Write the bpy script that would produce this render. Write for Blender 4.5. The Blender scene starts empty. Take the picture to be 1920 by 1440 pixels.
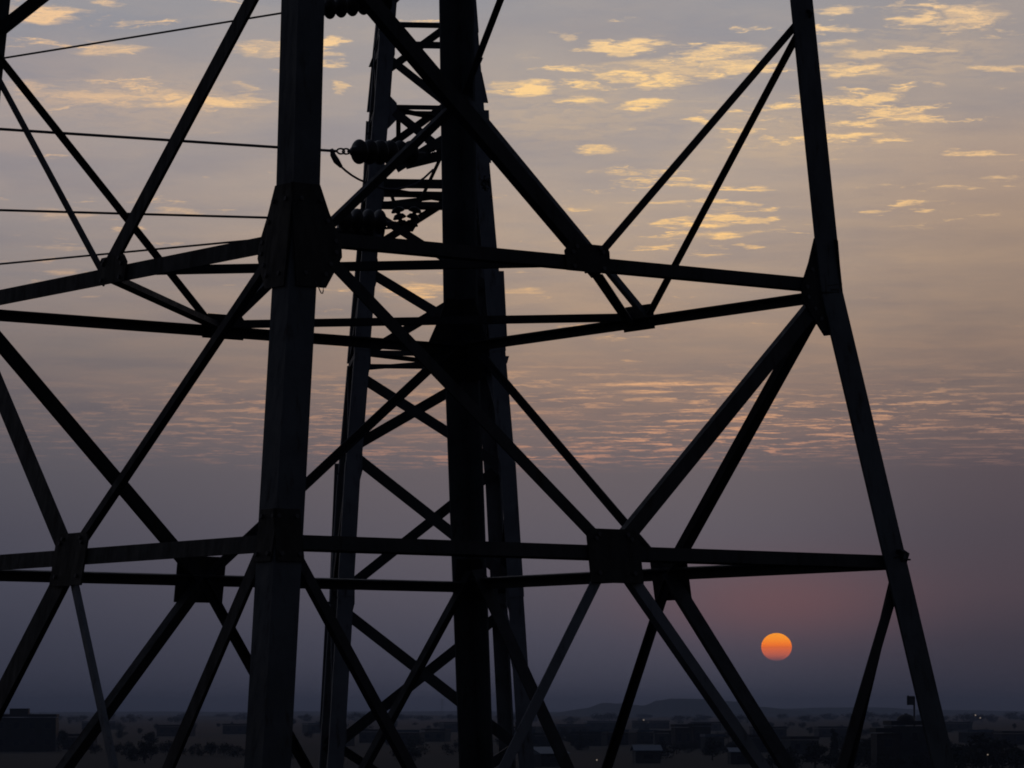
import bpy, bmesh, math, random
from mathutils import Vector, Matrix

random.seed(7)
sc = bpy.context.scene
COL = sc.collection

# ------------------------------------------------------------------ camera
CAM_H = 10.0
FPX = 6603.3            # focal length in pixels of a 1920 px wide frame
PITCH = 0.092522
cam_d = bpy.data.cameras.new('camera')
cam_d.sensor_fit = 'HORIZONTAL'
cam_d.sensor_width = 36.0
cam_d.lens = 36.0 * FPX / 1920.0
cam_d.clip_start = 0.5
cam_d.clip_end = 90000.0
cam = bpy.data.objects.new('camera', cam_d)
COL.objects.link(cam)
cam.location = (0, 0, CAM_H)
cam.rotation_euler = (math.pi / 2 + PITCH, 0, 0)
sc.camera = cam


def ray(px, py):
    u = (px - 960.0) / FPX
    v = (720.0 - py) / FPX
    c, s = math.cos(PITCH), math.sin(PITCH)
    return Vector((u, c - v * s, s + v * c))


def at(px, py, y):
    """world point seen in the photograph at a pixel, at distance y"""
    r = ray(px, py)
    k = y / r.y
    return Vector((r.x * k, y, CAM_H + r.z * k))


def lin(c):
    return tuple(((x / 255.0) / 12.92 if x / 255.0 <= 0.04045 else ((x / 255.0 + 0.055) / 1.055) ** 2.4) for x in c)


SUN_DIR = ray(1456, 1213).normalized()
SUN_AZ = math.atan2(SUN_DIR.x, SUN_DIR.y)
SUN_EL = math.asin(SUN_DIR.z)

# ------------------------------------------------------------------ exposure
sc.view_settings.view_transform = 'Standard'
sc.view_settings.look = 'None'
sc.view_settings.gamma = 1.0
sc.view_settings.use_curve_mapping = False
sc.view_settings.exposure = 0.0
sc.cycles.volume_bounces = 1
sc.cycles.max_bounces = 6
sc.cycles.diffuse_bounces = 3
sc.cycles.use_denoising = True
sc.cycles.filter_width = 1.8

# ------------------------------------------------------------------ sky
world = bpy.data.worlds.new('World')
sc.world = world
world.use_nodes = True
NT = world.node_tree
NT.nodes.clear()


class G:
    """small helper to write node graphs"""

    def __init__(self, nt):
        self.nt = nt

    def _set(self, sock, v):
        if isinstance(v, bpy.types.NodeSocket):
            self.nt.links.new(v, sock)
        elif v is not None:
            sock.default_value = v

    def math(self, op, a, b=None, c=None, clamp=False):
        n = self.nt.nodes.new('ShaderNodeMath')
        n.operation = op
        n.use_clamp = clamp
        self._set(n.inputs[0], a)
        self._set(n.inputs[1], b)
        self._set(n.inputs[2], c)
        return n.outputs[0]

    def vec(self, op, a, b=None, c=None):
        n = self.nt.nodes.new('ShaderNodeVectorMath')
        n.operation = op
        self._set(n.inputs[0], a)
        self._set(n.inputs[1], b)
        self._set(n.inputs[2], c)
        return n.outputs['Value'] if op in ('LENGTH', 'DOT_PRODUCT') else n.outputs[0]

    def scale(self, a, s):
        n = self.nt.nodes.new('ShaderNodeVectorMath')
        n.operation = 'SCALE'
        self._set(n.inputs[0], a)
        self._set(n.inputs['Scale'], s)
        return n.outputs[0]

    def smooth(self, x, a, b, lo=0.0, hi=1.0):
        n = self.nt.nodes.new('ShaderNodeMapRange')
        n.interpolation_type = 'SMOOTHSTEP'
        n.clamp = True
        self._set(n.inputs[0], x)
        n.inputs[1].default_value = a
        n.inputs[2].default_value = b
        n.inputs[3].default_value = lo
        n.inputs[4].default_value = hi
        return n.outputs[0]

    def ramp(self, x, stops):
        n = self.nt.nodes.new('ShaderNodeValToRGB')
        cr = n.color_ramp
        while len(cr.elements) < len(stops):
            cr.elements.new(0.5)
        for e, (p, c) in zip(cr.elements, stops):
            e.position = p
            e.color = (*c[:3], 1.0)
        self._set(n.inputs[0], x)
        return n.outputs[0]

    def mix(self, f, a, b, mode='MIX'):
        n = self.nt.nodes.new('ShaderNodeMix')
        n.data_type = 'RGBA'
        n.blend_type = mode
        self._set(n.inputs[0], f)
        self._set(n.inputs[6], a)
        self._set(n.inputs[7], b)
        return n.outputs[2]

    def noise(self, v, scale, detail=3.0, rough=0.55, color=False, distort=0.0):
        n = self.nt.nodes.new('ShaderNodeTexNoise')
        self._set(n.inputs['Vector'], v)
        n.inputs['Scale'].default_value = scale
        n.inputs['Detail'].default_value = detail
        n.inputs['Roughness'].default_value = rough
        n.inputs['Distortion'].default_value = distort
        return n.outputs['Color'] if color else n.outputs['Fac']

    def sep(self, v):
        n = self.nt.nodes.new('ShaderNodeSeparateXYZ')
        self._set(n.inputs[0], v)
        return n.outputs

    def comb(self, x, y, z):
        n = self.nt.nodes.new('ShaderNodeCombineXYZ')
        self._set(n.inputs[0], x)
        self._set(n.inputs[1], y)
        self._set(n.inputs[2], z)
        return n.outputs[0]


def elev(py):
    return math.degrees((1333.0 - py) / FPX)


g = G(NT)
tc = NT.nodes.new('ShaderNodeTexCoord').outputs['Generated']
dirn = g.vec('NORMALIZE', tc)
dx, dy, dz = g.sep(dirn)
el = g.math('MULTIPLY', g.math('ARCSINE', dz), 180 / math.pi)         # elevation in degrees
# bearing away from the sun's bearing, 0..180 degrees
hz = g.vec('NORMALIZE', g.comb(dx, dy, 0.0))
cosd = g.vec('DOT_PRODUCT', hz, (math.sin(SUN_AZ), math.cos(SUN_AZ), 0.0))
az = g.math('MULTIPLY', g.math('ARCCOSINE', g.math('MINIMUM', cosd, 0.9999999)), 180 / math.pi)
EMAX = 90.0
pos = g.math('POWER', g.math('DIVIDE', g.math('MAXIMUM', el, 0.0), EMAX), 0.5)   # square root packs the low sky


def stops(table):
    return [(math.sqrt(max(0, e) / EMAX), lin(c)) for e, c in table]


HIGH = [(18, (138, 140, 150)), (35, (104, 112, 132)), (90, (78, 90, 116))]
cool = g.ramp(pos, stops([(0, (43, 46, 60)), (elev(1300), (51, 53, 67)), (elev(1200), (59, 61, 75)), (elev(1100), (67, 69, 83)),
                          (elev(1000), (74, 74, 86)), (elev(880), (86, 85, 94)), (elev(760), (99, 96, 102)), (elev(650), (117, 111, 113)),
                          (elev(500), (139, 132, 133)), (elev(350), (146, 140, 143)), (elev(200), (149, 145, 150)), (elev(0), (148, 148, 155))] + HIGH))
warm = g.ramp(pos, stops([(0, (53, 54, 67)), (elev(1300), (63, 63, 77)), (elev(1200), (78, 77, 90)), (elev(1110), (90, 86, 96)),
                          (elev(1000), (98, 93, 101)), (elev(880), (106, 98, 102)), (elev(760), (130, 114, 109)), (elev(650), (150, 132, 121)),
                          (elev(500), (166, 149, 138)), (elev(350), (169, 156, 149)), (elev(200), (162, 154, 153)), (elev(0), (150, 150, 156))] + HIGH))
AZ_W = math.radians(1.9)           # the brightest bearing of the veil, a little left of the sun
cosw = g.vec('DOT_PRODUCT', hz, (math.sin(AZ_W), math.cos(AZ_W), 0.0))
azw = g.math('MULTIPLY', g.math('ARCCOSINE', g.math('MINIMUM', cosw, 0.9999999)), 180 / math.pi)
wv = g.smooth(azw, 13.5, 0.5)
col = g.mix(wv, cool, warm)
right = g.ramp(pos, stops([(0, (50, 49, 60)), (elev(1300), (55, 53, 65)), (elev(1200), (65, 60, 70)), (elev(1110), (79, 69, 77)), (elev(1000), (80, 73, 81)),
                           (elev(880), (88, 79, 85)), (elev(760), (112, 99, 98)), (elev(650), (136, 118, 108)), (elev(500), (157, 136, 121)), (elev(400), (165, 143, 127)),
                           (elev(300), (164, 146, 136)), (elev(200), (156, 147, 145)), (elev(0), (147, 144, 148))] + HIGH))
sgn = g.math('MULTIPLY', g.math('ARCSINE', g.vec('DOT_PRODUCT', hz, (math.cos(SUN_AZ), -math.sin(SUN_AZ), 0.0))), 180 / math.pi)
rv = g.math('MULTIPLY', g.smooth(sgn, -1.5, 4.5), g.smooth(sgn, 60.0, 12.0))
col = g.mix(rv, col, right)
# red glow just above the sun
ax_ = g.math('DIVIDE', az, 2.1)
ey_ = g.math('DIVIDE', g.math('SUBTRACT', el, elev(1130)), 0.65)
gl = g.math('EXPONENT', g.math('MULTIPLY', g.math('ADD', g.math('MULTIPLY', ax_, ax_), g.math('MULTIPLY', ey_, ey_)), -1.0))
col = g.mix(g.math('MULTIPLY', gl, 0.43), col, (*lin((132, 84, 82)), 1))
# bearing away from the sun the sky gets darker and bluer
gam = g.math('MULTIPLY', g.math('ARCCOSINE', g.math('MINIMUM', g.vec('DOT_PRODUCT', dirn, (math.sin(SUN_AZ), math.cos(SUN_AZ), 0.0)), 0.9999999)), 180 / math.pi)
back = g.smooth(gam, 14.0, 115.0)
col = g.mix(back, col, g.mix(1.0, col, (0.21, 0.235, 0.28, 1), 'MULTIPLY'))

# --- cloud layer: a flat deck seen in perspective: position on it = direction / height
zs = g.math('MAXIMUM', dz, 0.004)
P = g.comb(g.math('DIVIDE', dx, zs), g.math('DIVIDE', dy, zs), 0.0)
rag = g.vec('SUBTRACT', g.noise(P, 9.0, 5.0, 0.62, color=True), (0.5, 0.5, 0.5))
PR = g.vec('MULTIPLY_ADD', rag, (0.16, 0.20, 0.0), P)
ragf = g.vec('SUBTRACT', g.noise(P, 30.0, 3.0, 0.6, color=True), (0.5, 0.5, 0.5))
PR = g.vec('MULTIPLY_ADD', ragf, (0.05, 0.07, 0.0), PR)

CLOUDS = [
    (80, 28, 62, 16, .85), (200, 5, 38, 7, .6), (190, 92, 70, 14, .65), (60, 165, 60, 16, .38), (270, 186, 235, 20, .55), (345, 190, 150, 18, .72),
    (470, 188, 45, 18, .5), (478, 92, 66, 16, .7), (616, 86, 24, 16, .85), (622, 118, 24, 9, .65), (455, 160, 26, 9, .4), (625, 166, 20, 10, .6),
    (965, 166, 66, 16, .9), (1080, 186, 46, 10, .9), (1202, 196, 46, 11, .95), (1160, 143, 52, 10, .95), (1255, 152, 62, 10, 1.), (1240, 130, 110, 20, .5),
    (1338, 132, 32, 15, .9), (1205, 82, 42, 11, .75), (1308, 83, 14, 6, .75), (1066, 70, 14, 8, .35), (1385, 92, 60, 11, .9), (1390, 122, 44, 11, .7),
    (1562, 25, 40, 6, .75), (1712, 30, 42, 10, .75), (1830, 28, 66, 18, .75), (1560, 80, 40, 7, .5), (1612, 102, 62, 12, .5), (1612, 132, 76, 13, .8),
    (1590, 168, 40, 4, .75), (1683, 166, 32, 6, .95), (1470, 196, 32, 9, .8), (1875, 128, 60, 9, .6), (1570, 258, 66, 8, 1.), (1500, 259, 22, 6, .9),
    (1668, 265, 34, 5, 1.), (1440, 261, 20, 4, .9), (1832, 287, 58, 6, .75), (1120, 278, 36, 9, .75), (1310, 228, 24, 6, .8), (1875, 333, 34, 5, .5),
    (1258, 337, 28, 5, .65), (1390, 356, 66, 3, .75), (1240, 378, 76, 4, .5), (1315, 421, 58, 5, .85), (1350, 441, 42, 7, 1.), (1232, 462, 40, 4, .9),
    (1410, 463, 22, 4, .65), (1636, 400, 24, 4, .85), (1738, 395, 22, 3, .7), (330, 397, 52, 9, .45), (110, 400, 66, 10, .5), (120, 467, 44, 5, .45),
    (110, 512, 44, 8, .5), (780, 542, 64, 13, .75), (985, 545, 40, 7, .4), (1170, 677, 16, 3, .6), (1255, 720, 150, 4, .7), (1350, 735, 46, 3, .7), (1215, 735, 70, 4, .6),
    (940, 700, 60, 6, .3), (1085, 210, 300, 70, .12), (1700, 110, 200, 60, .16), (1500, 250, 260, 60, .12), (270, 190, 300, 60, .13), (660, 645, 50, 8, .3),
]
cov = None
for (x, y, hw, hh, s) in CLOUDS:
    d = ray(x, y).normalized()
    cx, cy = d.x / d.z, d.y / d.z
    sx = hw / FPX / d.z * 1.0
    sy = hh / FPX / (d.z * d.z)
    ix, iy = 1 / sx, 1 / sy
    q = g.vec('MULTIPLY_ADD', PR, (ix, iy, 0.0), (-cx * ix, -cy * iy, 0.0))
    m = g.smooth(g.vec('LENGTH', q), 1.28, 0.36, 0.0, s)
    cov = m if cov is None else g.math('MAXIMUM', cov, m)
tex = g.noise(PR, 17.0, 6.0, 0.70)
tex2 = g.smooth(tex, 0.36, 0.60, 0.30, 1.3)
cov = g.math('MULTIPLY', cov, tex2)

# fine ripples lower down, stronger towards the sun's side
rip = g.noise(g.vec('MULTIPLY', PR, (0.8, 1.0, 1.0)), 6.6, 6.0, 0.72, distort=0.4)
ripm = g.smooth(rip, 0.50, 0.61)
e1 = g.math('MULTIPLY', g.smooth(el, elev(892), elev(850)), g.smooth(el, elev(660), elev(780)))
big = g.smooth(g.noise(g.vec('MULTIPLY', P, (1.0, 0.5, 1.0)), 0.9, 2.0), 0.36, 0.60)
rips = g.math('MULTIPLY', g.math('MULTIPLY', ripm, e1), g.math('MULTIPLY', g.math('MULTIPLY_ADD', big, 0.62, 0.30), g.math('MAXIMUM', g.math('MULTIPLY_ADD', wv, 0.74, 0.28), g.math('MULTIPLY', rv, 0.9))))
cov = g.math('MAXIMUM', cov, rips)
# sparse flecks everywhere else in the deck, the sky outside the frame included
zone = None
for (x, y, hw, hh, sv) in ((1300, 112, 430, 75, 1.), (1560, 225, 380, 85, .95), (1310, 425, 250, 75, .95), (1760, 60, 230, 75, 1.), (250, 190, 330, 42, .9), (140, 60, 220, 60, .8), (1090, 190, 260, 62, .95),
                           (1250, 345, 300, 55, .75), (560, 120, 130, 60, .8), (240, 405, 330, 40, .6), (1700, 395, 220, 60, .6), (90, 500, 180, 60, .6), (800, 545, 200, 50, .7), (1180, 610, 320, 80, .45)):
    d = ray(x, y).normalized()
    ix, iy = FPX * d.z / hw, FPX * d.z * d.z / hh
    q = g.vec('MULTIPLY_ADD', PR, (ix, iy, 0.0), (-d.x / d.z * ix, -d.y / d.z * iy, 0.0))
    zz_ = g.smooth(g.vec('LENGTH', q), 1.3, 0.2, 0.0, sv)
    zone = zz_ if zone is None else g.math('MAXIMUM', zone, zz_)
puff = g.noise(g.vec('MULTIPLY', PR, (0.9, 1.0, 1.0)), 6.2, 6.0, 0.64)
fl = g.smooth(g.math('ADD', puff, g.math('MULTIPLY_ADD', zone, 0.135, -0.135)), 0.498, 0.61, 0.0, 0.96)
fl = g.math('MULTIPLY', fl, g.smooth(el, elev(720), elev(560)))
fl = g.math('MULTIPLY', fl, g.math('MULTIPLY_ADD', tex2, 0.5, 0.4))
cov = g.math('MAXIMUM', cov, fl)
# thin uneven veil
veil = g.noise(g.vec('MULTIPLY', P, (1.0, 0.7, 1.0)), 1.3, 5.0, 0.55)
veilm = g.math('MULTIPLY', g.smooth(veil, 0.34, 0.70), g.smooth(el, elev(900), elev(700)))
veilm2 = g.math('MULTIPLY', veilm, 0.27)
mot = g.noise(g.vec('MULTIPLY', PR, (1.0, 0.9, 1.0)), 3.2, 5.0, 0.62)
motm = g.math('MULTIPLY', g.smooth(mot, 0.38, 0.68), g.smooth(el, elev(900), elev(780)))
motm = g.math('MULTIPLY', motm, 0.14)
dark = g.math('MULTIPLY', g.smooth(g.noise(g.vec('MULTIPLY', P, (1.0, 0.8, 1.0)), 1.9, 4.0, 0.6), 0.44, 0.70), g.smooth(el, elev(900), elev(720)))

ccol_w = g.ramp(pos, stops([(0, (150, 110, 95)), (elev(860), (196, 142, 118)), (elev(720), (232, 176, 130)), (elev(440), (252, 204, 138)),
                            (elev(180), (255, 212, 148)), (elev(0), (248, 210, 160)), (25, (180, 170, 164)), (90, (104, 112, 136))]))
ccol_c = g.ramp(pos, stops([(0, (120, 100, 100)), (elev(860), (126, 110, 108)), (elev(720), (140, 120, 114)), (elev(440), (196, 166, 146)),
                            (elev(180), (236, 192, 152)), (elev(0), (234, 194, 154)), (25, (176, 168, 162)), (90, (104, 112, 136))]))
ccol = g.mix(wv, ccol_c, ccol_w)
ccol = g.mix(back, ccol, g.mix(1.0, ccol, (0.21, 0.235, 0.28, 1), 'MULTIPLY'))
col = g.mix(veilm2, col, g.mix(0.4, col, ccol))
col = g.mix(motm, col, g.mix(0.55, col, ccol))
col = g.mix(g.math('MULTIPLY', dark, 0.5), col, g.mix(1.0, col, (0.78, 0.82, 0.92, 1), 'MULTIPLY'))
col = g.mix(g.math('MINIMUM', cov, 1.0), col, ccol)
# below the horizon: dull ground-coloured air
col = g.mix(g.smooth(el, -0.6, -0.05), (*lin((36, 37, 46)), 1), col)

# physical sky, at dusk strength, under the hazy gradient
nish = NT.nodes.new('ShaderNodeTexSky')
nish.sky_type = 'NISHITA'
nish.sun_disc = False
nish.sun_elevation = SUN_EL
nish.sun_rotation = SUN_AZ
nish.air_density = 1.5
nish.dust_density = 4.0
nish.ozone_density = 3.0
bg1 = NT.nodes.new('ShaderNodeBackground')
bg1.inputs['Strength'].default_value = 1.0
NT.links.new(col, bg1.inputs['Color'])
bg2 = NT.nodes.new('ShaderNodeBackground')
bg2.inputs['Strength'].default_value = 0.002
NT.links.new(nish.outputs[0], bg2.inputs['Color'])
add = NT.nodes.new('ShaderNodeAddShader')
NT.links.new(bg1.outputs[0], add.inputs[0])
NT.links.new(bg2.outputs[0], add.inputs[1])
wo = NT.nodes.new('ShaderNodeOutputWorld')
NT.links.new(add.outputs[0], wo.inputs['Surface'])

# ------------------------------------------------------------------ sun lamp (low, hazy)
sl = bpy.data.lights.new('sun_lamp', 'SUN')
sl.energy = 0.06
sl.angle = math.radians(0.5)
sl.color = (1.0, 0.48, 0.22)
slo = bpy.data.objects.new('sun_lamp', sl)
COL.objects.link(slo)
slo.rotation_euler = (-SUN_DIR).to_track_quat('-Z', 'Y').to_euler()
slo.location = (40, 0, 60)


# ------------------------------------------------------------------ object helpers
def tag(o, label=None, cat=None, group=None, kind=None):
    if label:
        o['label'] = label
    if cat:
        o['category'] = cat
    if group:
        o['group'] = group
    if kind:
        o['kind'] = kind
    return o


def empty(name, loc):
    o = bpy.data.objects.new(name, None)
    o.location = loc
    o.empty_display_size = 0.3
    COL.objects.link(o)
    return o


def mesh_obj(name, verts, faces, mat, parent=None, smooth=False):
    me = bpy.data.meshes.new(name)
    me.from_pydata([tuple(v) for v in verts], [], faces)
    bm = bmesh.new()
    bm.from_mesh(me)
    bmesh.ops.recalc_face_normals(bm, faces=bm.faces)
    bm.to_mesh(me)
    bm.free()
    if smooth:
        for p in me.polygons:
            p.use_smooth = True
    if mat:
        me.materials.append(mat)
    o = bpy.data.objects.new(name, me)
    COL.objects.link(o)
    if parent is not None:
        o.parent = parent
        inv = Matrix.Translation(parent_origin(parent)).inverted()
        me.transform(inv)
    return o


def parent_origin(p):
    v = Vector(p.location)
    while p.parent is not None:
        p = p.parent
        v = v + Vector(p.location)
    return v


class MB:
    def __init__(self):
        self.v, self.f = [], []

    def add(self, v, f):
        n = len(self.v)
        self.v += [Vector(x) for x in v]
        self.f += [tuple(i + n for i in q) for q in f]

    def prism(self, poly, d):
        """polygon of 3D points pushed along the vector d"""
        n = len(poly)
        d = Vector(d)
        v = [Vector(p) for p in poly] + [Vector(p) + d for p in poly]
        f = [tuple(range(n))[::-1], tuple(range(n, 2 * n))]
        f += [(i, (i + 1) % n, (i + 1) % n + n, i + n) for i in range(n)]
        self.add(v, f)

    def box(self, c, s, rz=0.0):
        x, y, z = s[0] / 2, s[1] / 2, s[2] / 2
        m = Matrix.Rotation(rz, 3, 'Z')
        v = [Vector(c) + m @ Vector((a * x, b * y, e * z)) for a in (-1, 1) for b in (-1, 1) for e in (-1, 1)]
        self.add(v, [(0, 1, 3, 2), (4, 6, 7, 5), (0, 4, 5, 1), (2, 3, 7, 6), (0, 2, 6, 4), (1, 5, 7, 3)])

    def tube(self, pts, r, n=8, caps=True):
        pts = [Vector(p) for p in pts]
        rr = r if isinstance(r, (list, tuple)) else [r] * len(pts)
        v, f = [], []
        for i, p in enumerate(pts):
            t = (pts[min(i + 1, len(pts) - 1)] - pts[max(i - 1, 0)]).normalized()
            a = t.cross(Vector((0, 0, 1)))
            if a.length < 1e-3:
                a = t.cross(Vector((1, 0, 0)))
            a.normalize()
            b = t.cross(a)
            for k in range(n):
                w = 2 * math.pi * k / n
                v.append(p + (a * math.cos(w) + b * math.sin(w)) * rr[i])
        for i in range(len(pts) - 1):
            for k in range(n):
                k2 = (k + 1) % n
                f.append((i * n + k, i * n + k2, (i + 1) * n + k2, (i + 1) * n + k))
        if caps:
            f.append(tuple(range(n))[::-1])
            f.append(tuple(range((len(pts) - 1) * n, len(pts) * n)))
        self.add(v, f)

    def lathe(self, prof, base, axis, n=20):
        axis = Vector(axis).normalized()
        a = axis.cross(Vector((0, 0, 1)))
        if a.length < 1e-3:
            a = Vector((1, 0, 0))
        a.normalize()
        b = axis.cross(a)
        v, f = [], []
        for (r, h) in prof:
            for k in range(n):
                w = 2 * math.pi * k / n
                v.append(Vector(base) + axis * h + (a * math.cos(w) + b * math.sin(w)) * max(r, 1e-4))
        for i in range(len(prof) - 1):
            for k in range(n):
                k2 = (k + 1) % n
                f.append((i * n + k, i * n + k2, (i + 1) * n + k2, (i + 1) * n + k))
        self.add(v, f)

    def build(self, name, mat, parent=None, smooth=False):
        return mesh_obj(name, self.v, self.f, mat, parent, smooth)


def angle_bar(p0, p1, d1, d2, w1, w2, t):
    """steel angle: heel line p0-p1, flanges of width w1 and w2 towards d1 and d2"""
    p0, p1 = Vector(p0), Vector(p1)
    ax = (p1 - p0).normalized()
    d1 = Vector(d1)
    d1 = (d1 - ax * d1.dot(ax)).normalized()
    d2 = Vector(d2)
    d2 = (d2 - ax * d2.dot(ax) ).normalized()
    sec = [(0, 0), (w1, 0), (w1, t), (t, t), (t, w2), (0, w2)]
    m = MB()
    m.prism([p0 + d1 * a + d2 * b for a, b in sec], p1 - p0)
    return m


# ------------------------------------------------------------------ materials
def new_mat(name):
    m = bpy.data.materials.new(name)
    m.use_nodes = True
    nt = m.node_tree
    b = nt.nodes['Principled BSDF']
    return m, G(nt), b


def steel_mat(name, c0, c1, rust, rough=0.62):
    m, q, b = new_mat(name)
    tc = m.node_tree.nodes.new('ShaderNodeTexCoord').outputs['Object']
    n1 = q.noise(tc, 2.2, 5.0, 0.6)
    n2 = q.noise(q.vec('MULTIPLY', tc, (6.0, 6.0, 1.2)), 3.0, 4.0, 0.65)
    c = q.mix(q.smooth(n1, 0.35, 0.65), (*c0, 1), (*c1, 1))
    c = q.mix(q.smooth(n2, 0.54, 0.74, 0.0, 0.7), c, (*rust, 1))
    m.node_tree.links.new(c, b.inputs['Base Color'])
    b.inputs['Metallic'].default_value = 0.0
    r = q.smooth(n2, 0.3, 0.7, rough - 0.08, rough + 0.15)
    m.node_tree.links.new(r, b.inputs['Roughness'])
    b.inputs['Specular IOR Level'].default_value = 0.12
    bump = m.node_tree.nodes.new('ShaderNodeBump')
    bump.inputs['Strength'].default_value = 0.25
    bump.inputs['Distance'].default_value = 0.004
    m.node_tree.links.new(q.noise(tc, 40.0, 3.0), bump.inputs['Height'])
    m.node_tree.links.new(bump.outputs[0], b.inputs['Normal'])
    return m


M_LEG = steel_mat('weathered_galvanised_steel', (0.062, 0.067, 0.073), (0.042, 0.046, 0.051), (0.026, 0.017, 0.012))
M_BAR = steel_mat('dark_rusty_steel', (0.028, 0.026, 0.027), (0.018, 0.0175, 0.0185), (0.020, 0.012, 0.008))
M_PLATE = steel_mat('brown_stained_plate', (0.022, 0.019, 0.016), (0.016, 0.014, 0.013), (0.018, 0.011, 0.008))
M_BAR2 = steel_mat('dull_dark_steel', (0.042, 0.042, 0.046), (0.028, 0.028, 0.031), (0.030, 0.019, 0.013))
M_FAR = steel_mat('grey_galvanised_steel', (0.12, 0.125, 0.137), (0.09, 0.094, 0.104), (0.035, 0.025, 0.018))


def plain_mat(name, c0, c1, scale, rough=0.8, spec=0.2, detail=4.0):
    m, q, b = new_mat(name)
    tc = m.node_tree.nodes.new('ShaderNodeTexCoord').outputs['Object']
    c = q.mix(q.smooth(q.noise(tc, scale, detail, 0.6), 0.32, 0.68), (*c0, 1), (*c1, 1))
    m.node_tree.links.new(c, b.inputs['Base Color'])
    b.inputs['Roughness'].default_value = rough
    b.inputs['Specular IOR Level'].default_value = spec
    return m


M_WIRE = plain_mat('stranded_aluminium', (0.05, 0.045, 0.055), (0.03, 0.028, 0.036), 30.0, 0.6)
M_DISC = plain_mat('brown_glazed_porcelain', (0.016, 0.010, 0.008), (0.011, 0.008, 0.007), 6.0, 0.42, 0.25)
M_FIT = plain_mat('forged_iron', (0.05, 0.045, 0.045), (0.03, 0.027, 0.028), 20.0, 0.6)

# ================================================================== LARGE STRUCTURE: ground, hills
# open plain, one sheet
m, q, b = new_mat('dry_plain_soil')
gp = m.node_tree.nodes.new('ShaderNodeNewGeometry').outputs['Position']
fields = q.noise(q.vec('MULTIPLY', gp, (1.0, 0.35, 1.0)), 0.012, 4.0, 0.6)
fine = q.noise(gp, 0.35, 5.0, 0.65)
c = q.ramp(fields, [(0.32, (0.004, 0.005, 0.0045)), (0.46, (0.008, 0.008, 0.0075)), (0.56, (0.005, 0.0055, 0.005)), (0.72, (0.010, 0.010, 0.0095))])
c = q.mix(q.smooth(fine, 0.35, 0.7, 0.0, 0.5), c, (0.009, 0.010, 0.008, 1))
m.node_tree.links.new(c, b.inputs['Base Color'])
b.inputs['Roughness'].default_value = 0.95
b.inputs['Specular IOR Level'].default_value = 0.05
M_GROUND = m
R = 10500.0
vs, fs = [], []
N = 24
for i in range(N + 1):
    for j in range(N + 1):
        x = -R + 2 * R * i / N
        y = -R + 2 * R * j / N
        vs.append((x, y, 0.0))
for i in range(N):
    for j in range(N):
        a = i * (N + 1) + j
        fs.append((a, a + 1, a + N + 2, a + N + 1))
tag(mesh_obj('ground', vs, fs, M_GROUND), 'dark open plain with fields and scrub reaching the horizon', kind='structure')

M_HILL = plain_mat('scrub_hill', (0.026, 0.028, 0.024), (0.036, 0.036, 0.032), 0.01, 0.95, 0.05)


def ridge(name, y0, depth, prof, label, rough=1.0, step=6):
    """a long low hill: crest heights from (photo x, photo y) pairs at distance y0, sloping to the plain on both sides"""
    xs = list(range(prof[0][0], prof[-1][0] + 1, step))
    rnd = random.Random(hash(name) % 1000 + len(prof))
    pts = []
    w = 0.0
    for x in xs:
        for (xa, ya), (xb, yb) in zip(prof, prof[1:]):
            if xa <= x <= xb:
                t = (x - xa) / max(1, xb - xa)
                t = t * t * (3 - 2 * t)
                y = ya + (yb - ya) * t
                break
        w = 0.75 * w + rnd.uniform(-0.6, 0.6) * rough
        p = at(x, y + w, y0)
        pts.append(p)
    rows = [(-1.0, 0.0), (-0.7, 0.18), (-0.45, 0.5), (-0.2, 0.86), (0.0, 1.0), (0.3, 0.8), (0.65, 0.35), (1.0, 0.0)]
    v, f = [], []
    n = len(pts)
    for (s, h) in rows:
        for k, p in enumerate(pts):
            edge = min(1.0, k / 8.0, (n - 1 - k) / 8.0)
            jit = rnd.uniform(0.9, 1.1) if 0 < h < 1 else 1.0
            v.append((p.x * (1 + s * depth / y0), y0 + s * depth, max(-0.8, p.z * h * jit * edge + (-0.8 if h == 0 else 0))))
    for r_ in range(len(rows) - 1):
        for k in range(n - 1):
            a = r_ * n + k
            f.append((a, a + 1, a + n + 1, a + n))
    return tag(mesh_obj(name, v, f, M_HILL, smooth=True), label, kind='structure')


ridge('horizon_hills', 9200, 700, [(-900, 1336), (-300, 1337), (0, 1336), (150, 1335), (300, 1334), (480, 1335), (560, 1334), (760, 1334), (860, 1333), (960, 1334), (1040, 1335),
                                  (1200, 1332), (1450, 1329), (1540, 1327), (1620, 1326), (1760, 1331), (1920, 1333), (2300, 1335), (2900, 1336)],
      'faint blue line of low hills along the whole horizon', 0.35)
ridge('distant_hill', 7000, 500, [(1010, 1341), (1060, 1333), (1095, 1328), (1135, 1318), (1160, 1319), (1205, 1323), (1235, 1313), (1262, 1310), (1325, 1311), (1385, 1316), (1430, 1326), (1500, 1333), (1560, 1341)],
      'faint flat-topped hill beneath and to the left of the sun', 0.8)
ridge('wooded_rise', 4600, 350, [(-700, 1347), (-100, 1346), (240, 1345), (400, 1343), (560, 1346), (760, 1341), (900, 1344), (1060, 1342), (1120, 1345), (1260, 1347),
                               (1460, 1346), (1660, 1344), (1830, 1347), (2000, 1348), (2600, 1347)],
      'dark wooded rise crossing the plain below the hills', 0.7)

# ================================================================== NEAR PYLON
TW = {'c': (-0.862061, 24.5), 'a': (-0.48487, -3.13339), 'ku': 0.029405, 'kl': 0.071069, 'z1': 2.863}
OFF = {'A': (TW['a'][0], TW['a'][1]), 'B': (-TW['a'][0], -TW['a'][1]), 'C': (-TW['a'][1], TW['a'][0]), 'D': (TW['a'][1], -TW['a'][0])}


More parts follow.
